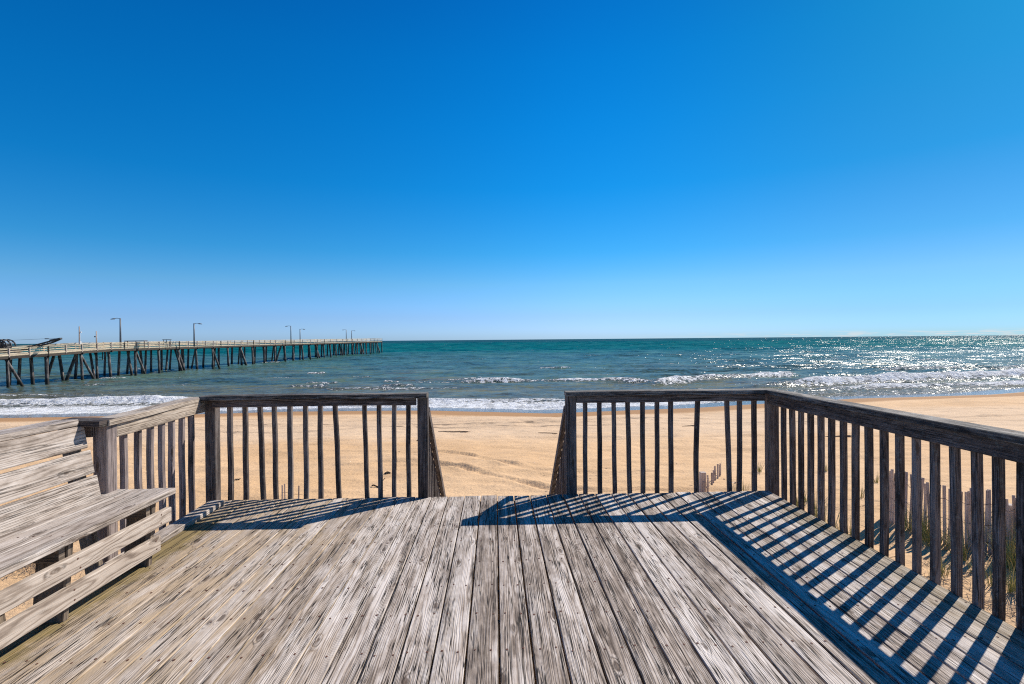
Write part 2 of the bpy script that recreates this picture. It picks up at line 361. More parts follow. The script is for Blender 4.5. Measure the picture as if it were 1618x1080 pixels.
# ------------------------------------------------------------------ mesh building
class MB:
    """collects boards, tubes and faces into one mesh with grain UVs and a per-board seed"""
    def __init__(s):
        s.v = []; s.f = []; s.uv = []; s.seed = []; s.mi = []
    def _face(s, idx, uvs, seed, mi=0):
        s.f.append(idx); s.uv.append(uvs); s.seed.append(seed); s.mi.append(mi)
    def beam(s, p0, p1, w, h, upv=(0, 0, 1), seed=None, ch=0.003, seg=1, jit=0.0, vc=None, mi=0, off=None):
        """board from p0 to p1: w across, h along upv; chamfered, optionally wavy"""
        p0 = Vector(p0); p1 = Vector(p1); d = p1 - p0; L = d.length; d.normalize()
        side = d.cross(Vector(upv)).normalized(); u2 = side.cross(d).normalized()
        if seed is None: seed = random.random()
        u0 = random.random() * 40; v0 = random.uniform(-.07, .07) if vc is None else vc
        ch = min(ch, w * .3, h * .3)
        hw, hh = w / 2, h / 2
        prof = [(-hw + ch, hh), (hw - ch, hh), (hw, hh - ch), (hw, -hh + ch), (hw - ch, -hh), (-hw + ch, -hh), (-hw, -hh + ch), (-hw, hh - ch)]
        per = [0]
        for i in range(8):
            a = prof[i]; b_ = prof[(i + 1) % 8]; per.append(per[-1] + math.hypot(a[0] - b_[0], a[1] - b_[1]))
        base = len(s.v)
        for k in range(seg + 1):
            f = k / seg
            c = p0 + d * (L * f)
            if off: c = c + Vector(off(f))
            if jit and 0 < k < seg: c = c + side * random.uniform(-jit, jit) + u2 * random.uniform(-jit, jit)
            for (a, b_) in prof: s.v.append(c + side * a + u2 * b_)
        for k in range(seg):
            for i in range(8):
                j = (i + 1) % 8
                q = [base + k * 8 + i, base + k * 8 + j, base + k * 8 + 8 + j, base + k * 8 + 8 + i]
                ua, ub = u0 + L * k / seg, u0 + L * (k + 1) / seg
                va = v0 + per[i] - hw; vb = v0 + per[i + 1] - hw
                s._face(q[::-1], [(ub, va), (ub, vb), (ua, vb), (ua, va)], seed, mi)
        for e, (b0, rev) in enumerate(((base, False), (base + seg * 8, True))):
            idx = [b0 + i for i in range(8)]
            uvs = [(u0 + a * .15, v0 + b_) for (a, b_) in prof]
            if rev: idx = idx[::-1]; uvs = uvs[::-1]
            s._face(idx, uvs, seed, mi)
    def tube(s, pts, r, n=8, seed=None, mi=0, r2=None):
        if seed is None: seed = random.random()
        pts = [Vector(p) for p in pts]; base = len(s.v); N = len(pts)
        for i, p in enumerate(pts):
            d = (pts[min(i + 1, N - 1)] - pts[max(i - 1, 0)]).normalized()
            a = d.cross(Vector((0.13, 0.21, 0.97)) if abs(d.z) < .9 else Vector((1, 0, 0))).normalized(); b_ = d.cross(a)
            rr = r if r2 is None else r + (r2 - r) * i / (N - 1)
            for k in range(n):
                t_ = 2 * math.pi * k / n; s.v.append(p + a * (rr * math.cos(t_)) + b_ * (rr * math.sin(t_)))
        for i in range(N - 1):
            for k in range(n):
                k2 = (k + 1) % n
                s._face([base + i * n + k, base + i * n + k2, base + (i + 1) * n + k2, base + (i + 1) * n + k],
                        [(i, k * .05), (i, k * .05 + .05), (i + 1, k * .05 + .05), (i + 1, k * .05)], seed, mi)
        s._face([base + k for k in range(n)][::-1], [(0, 0)] * n, seed, mi)
        s._face([base + (N - 1) * n + k for k in range(n)], [(0, 0)] * n, seed, mi)
    def poly(s, vs, seed=0.5, mi=0):
        b0 = len(s.v); s.v += [Vector(v) for v in vs]
        s._face(list(range(b0, b0 + len(vs))), [(v[0], v[1]) for v in vs], seed, mi)
    def build(s, name, mats, parent=None, origin=(0, 0, 0), smooth=False):
        me = bpy.data.meshes.new(name)
        o3 = Vector(origin)
        me.from_pydata([tuple(v - o3) for v in s.v], [], s.f)
        uv = me.uv_layers.new(name='grain')
        flat = [c for face in s.uv for p in face for c in p]
        uv.data.foreach_set('uv', flat)
        at = me.attributes.new('seed', 'FLOAT', 'FACE'); at.data.foreach_set('value', s.seed)
        if not isinstance(mats, (list, tuple)): mats = [mats]
        for m_ in mats: me.materials.append(m_)
        me.polygons.foreach_set('material_index', s.mi)
        if smooth: me.polygons.foreach_set('use_smooth', [True] * len(s.f))
        me.update()
        o = bpy.data.objects.new(name, me); COL.objects.link(o)
        if parent is not None: o.parent = parent; o.location = o3 - world_loc(parent)
        else: o.location = o3
        return o


def world_loc(o):
    p = Vector(o.location)
    while o.parent: o = o.parent; p += Vector(o.location)
    return p


def thing(name, label, cat, loc=(0, 0, 0), group=None):
    o = bpy.data.objects.new(name, None); COL.objects.link(o); o.location = loc
    o.empty_display_size = 0.2
    return tag(o, label, cat, group)


def tag(o, label=None, cat=None, group=None, kind=None):
    if label: o['label'] = label
    if cat: o['category'] = cat
    if group: o['group'] = group
    if kind: o['kind'] = kind
    return o


def ray(px, py):
    return fw + rt2 * ((px - 809) / F_PX) - up2 * ((py - 540) / F_PX)


def at_y(px, py, Y):                      # world point on the plane y = Y seen at photo pixel
    d = ray(px, py); return EYE + d * (Y / d.y)


# ------------------------------------------------------------------ numpy noise
def vnoise(x, y, seed=0):
    xi = np.floor(x).astype(np.int64); yi = np.floor(y).astype(np.int64)
    xf = x - xi; yf = y - yi
    xf = xf * xf * xf * (xf * (xf * 6 - 15) + 10); yf = yf * yf * yf * (yf * (yf * 6 - 15) + 10)
    def hsh(a, b):
        h = (a * 374761393 + b * 668265263 + seed * 974634777) & 0xFFFFFFFF
        h = ((h ^ (h >> 13)) * 1274126177) & 0xFFFFFFFF
        return ((h ^ (h >> 16)) & 0xFFFF) / 65535.0
    a = hsh(xi, yi); b = hsh(xi + 1, yi); c = hsh(xi, yi + 1); d = hsh(xi + 1, yi + 1)
    return (a * (1 - xf) + b * xf) * (1 - yf) + (c * (1 - xf) + d * xf) * yf


def fbm(x, y, seed=0, o=4, g=0.5):
    s = 0; a = 1; t_ = 0
    for i in range(o):
        s = s + a * vnoise(x * 2 ** i, y * 2 ** i, seed + i * 17); t_ += a; a *= g
    return s / t_ - 0.5


def sstep(a, b, x):
    t_ = np.clip((x - a) / (b - a), 0, 1); return t_ * t_ * (3 - 2 * t_)


def grid_obj(name, X, Y, Z, mat, attrs):
    ny, nx = X.shape
    me = bpy.data.meshes.new(name)
    me.vertices.add(nx * ny); me.vertices.foreach_set('co', np.stack([X, Y, Z], -1).astype(np.float32).ravel())
    i = np.arange(ny - 1)[:, None] * nx + np.arange(nx - 1)[None, :]
    q = np.stack([i, i + 1, i + nx + 1, i + nx], -1).reshape(-1, 4)
    me.loops.add(q.size); me.loops.foreach_set('vertex_index', q.ravel().astype(np.int32))
    me.polygons.add(len(q)); me.polygons.foreach_set('loop_start', (np.arange(len(q)) * 4).astype(np.int32))
    me.polygons.foreach_set('loop_total', np.full(len(q), 4, np.int32))
    me.polygons.foreach_set('use_smooth', np.ones(len(q), bool))
    for k, v in attrs.items():
        a = me.attributes.new(k, 'FLOAT', 'POINT'); a.data.foreach_set('value', v.astype(np.float32).ravel())
    me.materials.append(mat); me.update(calc_edges=True); me.validate()
    o = bpy.data.objects.new(name, me); COL.objects.link(o); return o


# ------------------------------------------------------------------ beach
SEA = -5.0
shx = np.array([-200, -70, -44, -28, -17, -5, 4, 16, 34, 49, 63, 90, 200.])
shy = np.array([47, 48.5, 49.2, 49.8, 51, 50.7, 48.2, 50, 55.3, 57.5, 62.5, 68, 80.])


def shore(X):
    return np.interp(X, shx, shy)


def beach_z(X, Y):
    d = Y - shore(X)                                   # 0 at the swash edge, negative up the beach
    z = np.interp(Y, [-12, 0, 7, 10, 14, 20, 28, 36], [-1.9, -2.0, -2.05, -2.15, -2.5, -3.0, -3.5, -3.85])
    zf = -4.93 - np.clip(d, -40, 60) * 0.075
    k = sstep(-17, -9, d)
    z = z * (1 - k) + np.minimum(zf, -4.93 - d * 0.075) * k
    # dune ridge on the fence side
    z = z + 0.35 * sstep(5, 9, X) * sstep(16, 9, Y) * 0.6 - 0.25 * sstep(6, 12, X) * sstep(11.5, 8.5, Y)
    damp = 1 - sstep(-14, -9, d)
    z = z + fbm(X * 0.12, Y * 0.2, 3, 4) * 0.5 * damp + fbm(X * 0.9, Y * 1.4, 9, 4) * 0.13 * damp + fbm(X * 2.6, Y * 3.0, 19, 2) * 0.03 * damp
    return z


def rut(Y, yc, wd, depth):
    t_ = (Y - yc) / wd
    return -depth * np.exp(-t_ * t_) + depth * .6 * np.exp(-((t_ - 1.9) ** 2)) + depth * .45 * np.exp(-((t_ + 1.9) ** 2))


def beach_full(X, Y):
    z = beach_z(X, Y)
    # two curved wheel ruts swinging in front of the stairs
    wob = fbm(X * 0.7, Y * 0.7, 40, 3) * 0.5
    y1 = 13.3 + 11 / (1 + np.exp((X + 0.4) * 0.95)) * 0.55 + wob
    y2 = y1 + 2.6 + 0.08 * X
    env = sstep(-6, -2.5, X) * (1 - sstep(4.0, 8.0, X))
    rough = 0.35 + 1.3 * vnoise(X * 1.1, Y * 1.1, 5)
    z = z + (rut(Y, y1, 0.20, 0.065) + rut(Y, y2, 0.22, 0.060)) * env * rough
    # long vehicle tracks running along the beach
    for k, (yc, sl_, dp) in enumerate(((31.0, -0.03, 0.05), (32.9, -0.03, 0.05), (25.5, 0.01, 0.03), (36.5, 0.02, 0.03), (38.3, 0.02, 0.03))):
        yy = yc + sl_ * X + fbm(X * 0.06, X * 0 + k, 60 + k, 3) * 3
        z = z + rut(Y, yy, 0.22, dp) * (0.6 + 0.9 * vnoise(X * 0.8, Y, 70 + k)) * sstep(0.3, 0.55, vnoise(X * 0.05, X * 0 + k * 3.1, 80) + 0.25)
    return z


ys = np.concatenate([np.arange(-12, 7, 0.5), np.arange(7, 20, 0.085), np.arange(20, 44, 0.16), np.arange(44, 92, 0.5)])
s_ = np.linspace(-1, 1, 620); xs = np.sinh(s_ * 4.6) / np.sinh(4.6) * 170 + s_ * 18 + 1.0
Xg, Yg = np.meshgrid(xs, ys)
Zg = beach_full(Xg, Yg)
dsh = Yg - shore(Xg)
lob = fbm(Xg * 0.07, Yg * 0 + 1.3, 31, 3) * 5
wet = sstep(-12.5, -9.0, dsh + lob * .5) * 0.45 + sstep(-6.2, -4.8, dsh + lob * .4) * 0.55
wl = lambda yc, wd, sd0: np.exp(-((Yg - (yc + fbm(Xg * 0.08, Xg * 0, sd0, 3) * 5)) / wd) ** 2)
wrack = np.clip(wl(33.5, 0.30, 90) + wl(30.6, 0.22, 91) * .9 + wl(37.5, 0.3, 92) * .6 + wl(22.5, .25, 93) * .35, 0, 1)
wrack = wrack * sstep(0.35, 0.6, vnoise(Xg * 0.10, Yg * 0.2, 95) + .12)
beach = grid_obj('beach_sand', Xg, Yg, Zg, M['sand'], {'wet': wet, 'wrack': wrack})
tag(beach, kind='structure')


def zs(x, y):
    return float(beach_full(np.array([[float(x)]]), np.array([[float(y)]]))[0, 0])


# ------------------------------------------------------------------ sea
yy = [44.5]
while yy[-1] < 1600: yy.append(yy[-1] * 1.0056)
yy = np.array(yy); tt = np.linspace(-1.4, 1.4, 680)
Yw = np.repeat(yy[:, None], len(tt), 1); Xw = yy[:, None] * tt[None, :]
lam = fbm(Xw * 0.010, Yw * 0.02, 5, 3) * 26
env = sstep(1600, 1300, Yw)
h = np.zeros_like(Xw)
sw = np.sin((Yw + lam) / 2.9 + fbm(Xw * 0.03, Yw * 0.03, 8, 2) * 5)
h += 0.20 * sw * (0.3 + 1.2 * vnoise(Xw * 0.035, Yw * 0.06, 12)) * sstep(64, 90, Yw)
h += fbm(Xw * 0.11, Yw * 0.42, 14, 4) * 0.55 * sstep(56, 80, Yw)
h += fbm(Xw * 0.45, Yw * 1.1, 15, 3) * 0.16 * sstep(52, 60, Yw) * sstep(260, 120, Yw)
h += fbm(Xw * 0.045, Yw * 0.10, 16, 3) * 1.5 * sstep(120, 260, Yw)
h += fbm(Xw * 0.02, Yw * 0.035, 18, 2) * 3.0 * sstep(300, 700, Yw)
foam = np.zeros_like(Xw)


def breaker(x0, x1, ya, yb, H, front, back, fo, seedn, bow=0.0, lace=8.0):
    """a wave crest running from (x0,ya) to (x1,yb): steep shoreward face, foam on and behind it"""
    global h, foam
    t_ = (Xw - x0) / (x1 - x0)
    yc = ya + (yb - ya) * t_ + bow * 4 * t_ * (1 - t_) + fbm(Xw * 0.05, Xw * 0, seedn, 4) * 3.0
    e = sstep(0, 0.16, t_) * (1 - sstep(0.84, 1, t_))
    e = e * (0.65 + 0.6 * vnoise(Xw * 0.16, Xw * 0 + seedn, seedn + 1))
    d = Yw - yc                                        # negative = shoreward
    prof = np.where(d < 0, np.exp(-(d / front) ** 2), np.exp(-(d / back) ** 2))
    h += H * e * prof * (1 + 0.35 * fbm(Xw * 0.9, Yw * 0.9, seedn + 3, 3))
    fz = np.where(d < 0, np.exp(-(d / (front * lace / 4)) ** 2), np.exp(-(d / (back * .35)) ** 2))
    foam = np.maximum(foam, fo * np.clip(e, 0, 1.1) * fz)


shw = shore(Xw); dW = Yw - shw
# swash: thin foam sheet riding up the sand, thick in the middle left
lobe = fbm(Xw * 0.07, Xw * 0 + 1.3, 31, 3) * 5
# left shore break
breaker(-110, -14, 59.5, 57.5, 0.55, 1.2, 2.6, 1.15, 101, lace=7)
breaker(-22, 10, 56.0, 55.0, 0.30, 1.0, 2.2, 1.05, 111, lace=7)
breaker(-95, -35, 68.5, 66.0, 0.18, 0.9, 2.0, 0.42, 121)
breaker(-24, -3, 71.5, 70.5, 0.28, 0.6, 1.4, 0.62, 131)
breaker(-9, 26, 82.0, 73.0, 0.42, 0.7, 1.7, 0.72, 141, bow=4.0)
breaker(19, 53, 71.5, 91.0, 0.7, 1.2, 3.0, .72, 151, bow=1.0)
breaker(27, 135, 67.0, 92.0, 0.95, 1.3, 3.2, 0.95, 161, lace=7)
breaker(60, 160, 98.0, 112.0, 0.5, 1.2, 3.0, 0.5, 171)
breaker(31, 120, 63.0, 79.0, 0.35, 1.2, 2.0, 0.85, 177, lace=8)
rw = random.Random(11)
for k in range(46):
    yq = 76 * math.exp(rw.random() ** 1.3 * 1.5); xa = rw.uniform(-.78, 1.1) * yq; L_ = rw.uniform(2.5, 8) * (yq / 90) ** .6
    breaker(xa, xa + L_, yq, yq + rw.uniform(-1.2, 1.2), 0.25, 0.6, 1.5, rw.uniform(.38, .62), 200 + k * 7)
ed = 0.35 + sstep(8.5, 2.5, dW + lobe * 0.4) * 0.72
foam = np.maximum(foam, ed * sstep(9.5, 6.0, dW + lobe * .5) * (1 - 0.62 * sstep(10, 30, Xw)) * sstep(75, 62, Yw))
bz = beach_z(Xw, Yw)
h = h * sstep(1.0, 7.0, dW)
Zw = SEA + h
zedge = bz + 0.035                                     # swash film lies on the sand
k = sstep(3.5, -0.5, dW)
Zw = Zw * (1 - k) + np.maximum(zedge, SEA) * k
Zw = np.where(dW + lobe * 0.35 < -0.6, bz - 0.06, Zw)
# merge the far rim to the flat level
Zw = Zw * env + SEA * (1 - env)
sea = grid_obj('sea', Xw, Yw, Zw, M['water'], {'foam': foam})
tag(sea, kind='structure')
Yf = np.array([yy[-1], 2200, 3000, 5000, 12000, 60000.]); tf = np.linspace(-1.4, 1.4, 21)
Yff = np.repeat(Yf[:, None], 21, 1); Xff = Yf[:, None] * tf[None, :] * (1 + (Yff > 2000) * 1.2)
far = grid_obj('open_sea', Xff, Yff, np.full_like(Yff, SEA), M['water'], {'foam': np.zeros_like(Yff)})
tag(far, kind='structure')

# ------------------------------------------------------------------ deck
deck = thing('wooden_deck', 'weathered grey plank deck floor with rusty nail heads, sandy on its left side', 'deck', (0, 0, 0))
FY, DX = 4.69, 2.41
PITCH = 0.1423
b = MB(); nl = MB(); gs = MB()
x = 0.004 - PITCH * 17
i = 0
NAIL_Y = [4.60 - 0.322 * k for k in range(20)]
while x < DX - 0.02:
    x1 = min(x + PITCH, DX)
    if x < -DX: x0_ = -DX
    else: x0_ = x
    gap = (0.0095 if x > -0.75 else 0.006) * random.uniform(.6, 1.3)
    wd = x1 - x0_ - gap
    if wd > 0.03:
        sdv = random.random()
        cx_ = (x0_ + x1) / 2
        yl = FY + random.uniform(-.012, .010)
        # boards carry a slight fan like the real ones
        top = -0.019 + random.uniform(-.0015, .0015)
        b.beam((cx_, -2.2, top), (cx_, yl, top), wd, 0.038, seed=sdv, ch=0.0025, seg=24, off=(lambda ph, am: (lambda f: (am * math.sin(f * 9 + ph), 0, 0)))(random.random() * 6, random.uniform(0, .0012)))
        for ny_ in NAIL_Y:
            for sx in (-1, 1):
                if random.random() < .06: continue
                nx_ = cx_ + sx * (wd / 2 - random.uniform(.022, .034)); yj = ny_ + random.uniform(-.018, .018)
                r_ = random.uniform(.0042, .0062)
                nl.poly([(nx_ + r_ * math.cos(a), yj + r_ * 1.25 * math.sin(a), top + .0193 + .0012) for a in [j * math.pi / 4 for j in range(8)]])
        if x1 < -0.72:
            gs.beam((x1 - gap / 2 + .001, -2.0, -.006 - .004), (x1 - gap / 2 + .001, FY - .02, -.010), gap * .9, 0.012, ch=0.0005)
    x = x1; i += 1
b.build('deck_boards', M['deck'], deck)
tag(nl.build('nail_heads', M['nail'], deck), kind='stuff')
tag(gs.build('gap_sand', M['gapsand'], deck), kind='stuff')
r_ = MB(); r_.beam((-DX + .02, FY - .045, -.14), (DX - .02, FY - .045, -.14), .038, .20, vc=0); r_.build('rim_joist', M['under'], deck)
for sx in (-1, 1):
    r_ = MB(); r_.beam((sx * (DX - .045), -2.1, -.14), (sx * (DX - .045), FY - .07, -.14), .038, .20, vc=0); r_.build('rim_joist', M['under'], deck)
for yj in NAIL_Y[1:]:
    r_ = MB(); r_.beam((-DX + .07, yj, -.135), (DX - .07, yj, -.135), .038, .19, vc=0); r_.build('joist', M['under'], deck)
for sx in (-2.1, 0, 2.1):
    for yj in (4.3, 1.8):
        r_ = MB(); zb = zs(sx, yj) - .4; r_.beam((sx, yj + .066, zb), (sx, yj + .066, -.24), .09, .09, upv=(0, 1, 0)); r_.build('support_post', M['under'], deck)
kb = MB(); kb.beam((-2.30, 3.20, .021), (-2.335, 4.56, .021), .115, .040, ch=.004, vc=0)
kb.build('kick_board', M['bench'], deck)

# ------------------------------------------------------------------ railings
CAPZ = 0.886          # centre of cap board, top at .905


def baluster(parent, x, y, z0=-0.20, z1=0.865, lean=(0, 0), mat=None, w_=.037, bend=0.0):
    m_ = MB(); zt = z1
    ph = random.random() * 6
    def off(f): return (bend * math.sin(f * math.pi) + .0015 * math.sin(f * 11 + ph), .0015 * math.cos(f * 9 + ph), 0)
    m_.beam((x - lean[0], y - lean[1], z0), (x, y, zt), w_ * random.uniform(.93, 1.05), w_ * random.uniform(.93, 1.05), upv=(0, 1, 0), seg=8, ch=.003, off=off)
    m_.build('baluster', mat or M['rail'], parent)


def post(parent, x, y, z0=-0.25, z1=.866, s=.089, mat=None):
    m_ = MB(); m_.beam((x, y, z0), (x, y, z1), s, s, upv=(0, 1, 0), seg=4, ch=.005); m_.build('post', mat or M['rail'], parent)


def board(parent, name, p0, p1, w_, h_, mat, upv=(0, 0, 1), seg=6, vc=None, ch=.004):
    m_ = MB(); ph = random.random() * 6
    m_.beam(p0, p1, w_, h_, upv=upv, seg=seg, ch=ch, vc=vc, off=lambda f: (0, 0, .0018 * math.sin(f * 7 + ph)))
    return m_.build(name, mat, parent)


# front left
fl = thing('deck_railing', 'front railing left of the stair opening, dark weathered balusters facing the sea', 'railing', (-1.5, FY, 0))
board(fl, 'top_cap', (-2.50, 4.675, CAPZ), (-0.592, 4.675, CAPZ), .140, .038, M['cap'], vc=.01)
board(fl, 'top_rail', (-2.42, 4.672, .834), (-0.69, 4.672, .834), .038, .062, M['rail'], vc=0)
post(fl, -2.462, 4.745); post(fl, -0.636, 4.705)
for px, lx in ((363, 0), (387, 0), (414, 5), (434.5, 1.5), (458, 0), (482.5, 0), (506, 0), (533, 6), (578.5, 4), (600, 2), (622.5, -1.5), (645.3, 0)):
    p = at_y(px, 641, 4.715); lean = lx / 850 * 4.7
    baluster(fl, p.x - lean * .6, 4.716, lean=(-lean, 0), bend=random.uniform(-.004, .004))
# front right
fr = thing('deck_railing', 'front railing right of the stair opening, with one wide gap in its dark balusters', 'railing', (1.5, FY, 0))
board(fr, 'top_cap', (0.603, 4.675, CAPZ), (2.46, 4.675, CAPZ), .140, .038, M['cap'], vc=-.01)
board(fr, 'top_rail', (.70, 4.672, .834), (2.36, 4.672, .834), .038, .062, M['rail'], vc=0)
post(fr, 0.655, 4.715)
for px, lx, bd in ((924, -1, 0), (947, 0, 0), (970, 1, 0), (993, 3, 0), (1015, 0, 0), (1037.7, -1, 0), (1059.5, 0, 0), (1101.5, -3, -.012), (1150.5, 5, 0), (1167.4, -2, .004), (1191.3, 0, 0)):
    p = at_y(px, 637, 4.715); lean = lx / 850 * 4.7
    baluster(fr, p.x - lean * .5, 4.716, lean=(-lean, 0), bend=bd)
# right side
rr = thing('deck_railing', 'long right side railing running towards the camera, casting bar shadows over the planks', 'railing', (2.43, 2.5, 0))
board(rr, 'top_cap', (2.415, 0.3, CAPZ - .001), (2.415, 4.603, CAPZ - .001), .140, .038, M['cap'], seg=10, vc=.02)
board(rr, 'top_rail', (2.394, 0.3, .821), (2.394, 4.64, .821), .038, .088, M['rail'], seg=8, vc=0)
post(rr, 2.452, 4.715)
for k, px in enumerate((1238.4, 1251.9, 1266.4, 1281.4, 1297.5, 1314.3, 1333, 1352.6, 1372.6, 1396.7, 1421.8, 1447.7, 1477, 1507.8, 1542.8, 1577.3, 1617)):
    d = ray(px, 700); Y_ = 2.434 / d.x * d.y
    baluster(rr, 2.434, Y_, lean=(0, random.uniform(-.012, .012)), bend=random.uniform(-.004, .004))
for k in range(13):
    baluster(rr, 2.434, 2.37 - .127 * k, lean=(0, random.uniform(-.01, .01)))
# left short section
lr = thing('deck_railing', 'short left railing between the corner post and the bench, sunlit pale top rail', 'railing', (-2.43, 4.1, 0))
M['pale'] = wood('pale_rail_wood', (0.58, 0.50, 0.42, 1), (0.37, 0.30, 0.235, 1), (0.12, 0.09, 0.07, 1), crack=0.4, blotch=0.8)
M['lbal'] = wood('left_baluster_wood', (0.40, 0.33, 0.31, 1), (0.21, 0.165, 0.155, 1), (0.05, 0.04, 0.036, 1), crack=0.6, blotch=0.9)  # lighter copy of the rail wood: sunlit faces put into the colour
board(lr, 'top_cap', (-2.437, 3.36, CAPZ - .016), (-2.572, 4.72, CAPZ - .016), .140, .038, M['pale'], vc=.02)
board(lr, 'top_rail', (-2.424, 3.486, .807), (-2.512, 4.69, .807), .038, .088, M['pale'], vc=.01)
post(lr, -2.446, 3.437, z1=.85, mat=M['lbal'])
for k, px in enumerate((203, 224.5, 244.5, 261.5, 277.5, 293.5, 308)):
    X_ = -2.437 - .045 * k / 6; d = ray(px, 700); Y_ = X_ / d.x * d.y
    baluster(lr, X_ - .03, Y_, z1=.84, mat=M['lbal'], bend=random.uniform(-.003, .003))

# ------------------------------------------------------------------ bench
bn = thing('built_in_bench', 'long built-in plank bench with slatted backrest along the left edge of the deck', 'bench', (-2.3, 2.4, 0))
YB0, YB1 = 0.4, 3.30
def backx(z): return -2.335 - (z) * 0.175            # front plane of the leaning back
for k, (zc, hh) in enumerate(((.795, .137), (.641, .142), (.488, .141))):
    fw_ = backx(zc) - .019
    board(bn, 'backrest_slat', (fw_, YB0, zc), (fw_, YB1 + (.02, .035, .05)[k], zc), .036, hh, M['bench'], upv=(-.175, 0, 1), seg=8, vc=(.01, -.02, .03)[k])
board(bn, 'top_cap', (-2.565, YB0, CAPZ), (-2.565, 3.29, CAPZ), .140, .038, M['bench'], vc=-.02, seg=8)
board(bn, 'end_cap', (-2.634, 3.365, CAPZ - .004), (-2.378, 3.365, CAPZ - .013), .140, .038, M['rail'], vc=0, seg=2)
board(bn, 'end_rail', (-2.60, 3.405, .822), (-2.492, 3.405, .822), .038, .085, M['rail'], vc=0, seg=2)
for k, (xc, wd) in enumerate(((-2.122, .140), (-2.2655, .140), (-2.392, .105))):
    board(bn, 'seat_board', (xc, YB0, .411), (xc, 3.50 - .004 * k, .411), wd, .038, M['bench'], vc=(.0, .03, -.03)[k], seg=8)
for k, (z0_, z1_, ye) in enumerate(((.235, .325, 3.455), (.076, .170, 3.385))):
    xs_ = (-2.072, -2.098)[k]
    board(bn, 'skirt_board', (xs_, YB0, (z0_ + z1_) / 2), (xs_ - .0, ye, (z0_ + z1_) / 2), .036, z1_ - z0_, M['bench_new'], vc=(.012, -.01)[k], seg=8)
for yl in (3.345, 2.70, 2.02, 1.35, .7):
    board(bn, 'leg', (-2.195, yl, 0.0), (-2.165, yl, .391), .038, .150, M['under'], upv=(1, 0, 0.2), vc=0, seg=2)
    board(bn, 'backrest_post', (backx(-.12) - .085, yl - .045, -.12), (backx(.86) - .085, yl - .045, .862), .038, .09, M['under'], upv=(1, 0, 0), vc=0, seg=2)
    board(bn, 'seat_bearer', (-2.10, yl - .045, .348), (-2.40, yl - .045, .348), .036, .085, M['under'], vc=0, seg=1)

for yl in (3.345, 2.70, 2.02, 1.35, .7):
    for zc, xf in ((.28, -2.054), (.123, -2.080)):
        for dz in (-.024, .026):
            yq, zq = yl + random.uniform(-.012, .012), zc + dz
            nb = MB(); nb.poly([(xf + .0012, yq + .0052 * math.cos(a), zq + .0052 * math.sin(a)) for a in [j * math.pi / 4 for j in range(8)]])
            nb.build('nail_head', M['nail'], bn)
    for xq in (-2.09, -2.155, -2.235, -2.30):
        yq = yl - .045 + random.uniform(-.01, .01)
        nb = MB(); nb.poly([(xq + .005 * math.cos(a), yq + .005 * math.sin(a), .4315) for a in [j * math.pi / 4 for j in range(8)]])
        nb.build('nail_head', M['nail'], bn)

# ------------------------------------------------------------------ stairs
st = thing('wooden_stairs', 'narrow plank stairs dropping from the gap in the front railing to the sand', 'stairs', (0, 5.2, -1.2))
SL = .84
ns = 0
y_ = FY + .06; z_ = -.19
while z_ > zs(0, y_) - .02 and ns < 16:
    for q in range(2):
        m_ = MB(); m_.beam((-.545, y_ + .07 + q * .135, z_), (.565, y_ + .07 + q * .135, z_), .13, .036, vc=0); m_.build('tread', M['deck'], st)
    y_ += .26; z_ -= .26 * SL; ns += 1
yE = y_
for xx in (-.575, .595):
    m_ = MB(); m_.beam((xx, FY + .005, -.22), (xx, yE, -.22 - (yE - FY) * SL), .038, .26, vc=0); m_.build('stringer', M['under'], st)
for side, xx, lab in ((-1, -.605, 'sloping stair handrail with close balusters on the left of the opening'), (1, .62, 'sloping stair handrail with close balusters on the right of the opening')):
    sr = thing('stair_railing', lab, 'handrail', (xx, 5.3, -.5), 'handrails down the beach stairs')
    y0s, z0s = 4.72, .80
    yb = 7.3
    M_ = MB(); M_.beam((xx, y0s + .03, z0s - .06), (xx, yb, z0s - .06 - (yb - y0s - .03) * SL), .038, .075, vc=0); M_.build('handrail', M['rail'], sr)
    M_ = MB(); M_.beam((xx + side * .03, FY + .07, -.24), (xx + side * .03, yb, -.24 - (yb - FY - .07) * SL), .038, .075, vc=0)
    kk = 0; yq = FY + .14
    while yq < yb - .1:
        zt = z0s - .09 - (yq - y0s) * SL
        baluster(sr, xx + side * .038, yq, z0=zt - .86, z1=zt + .06); yq += .128
    ze = z0s - (yb - y0s) * SL
    post(sr, xx + side * .065, yb + .02, z0=zs(xx, yb) - .3, z1=ze + .05)

# ------------------------------------------------------------------ sand fences


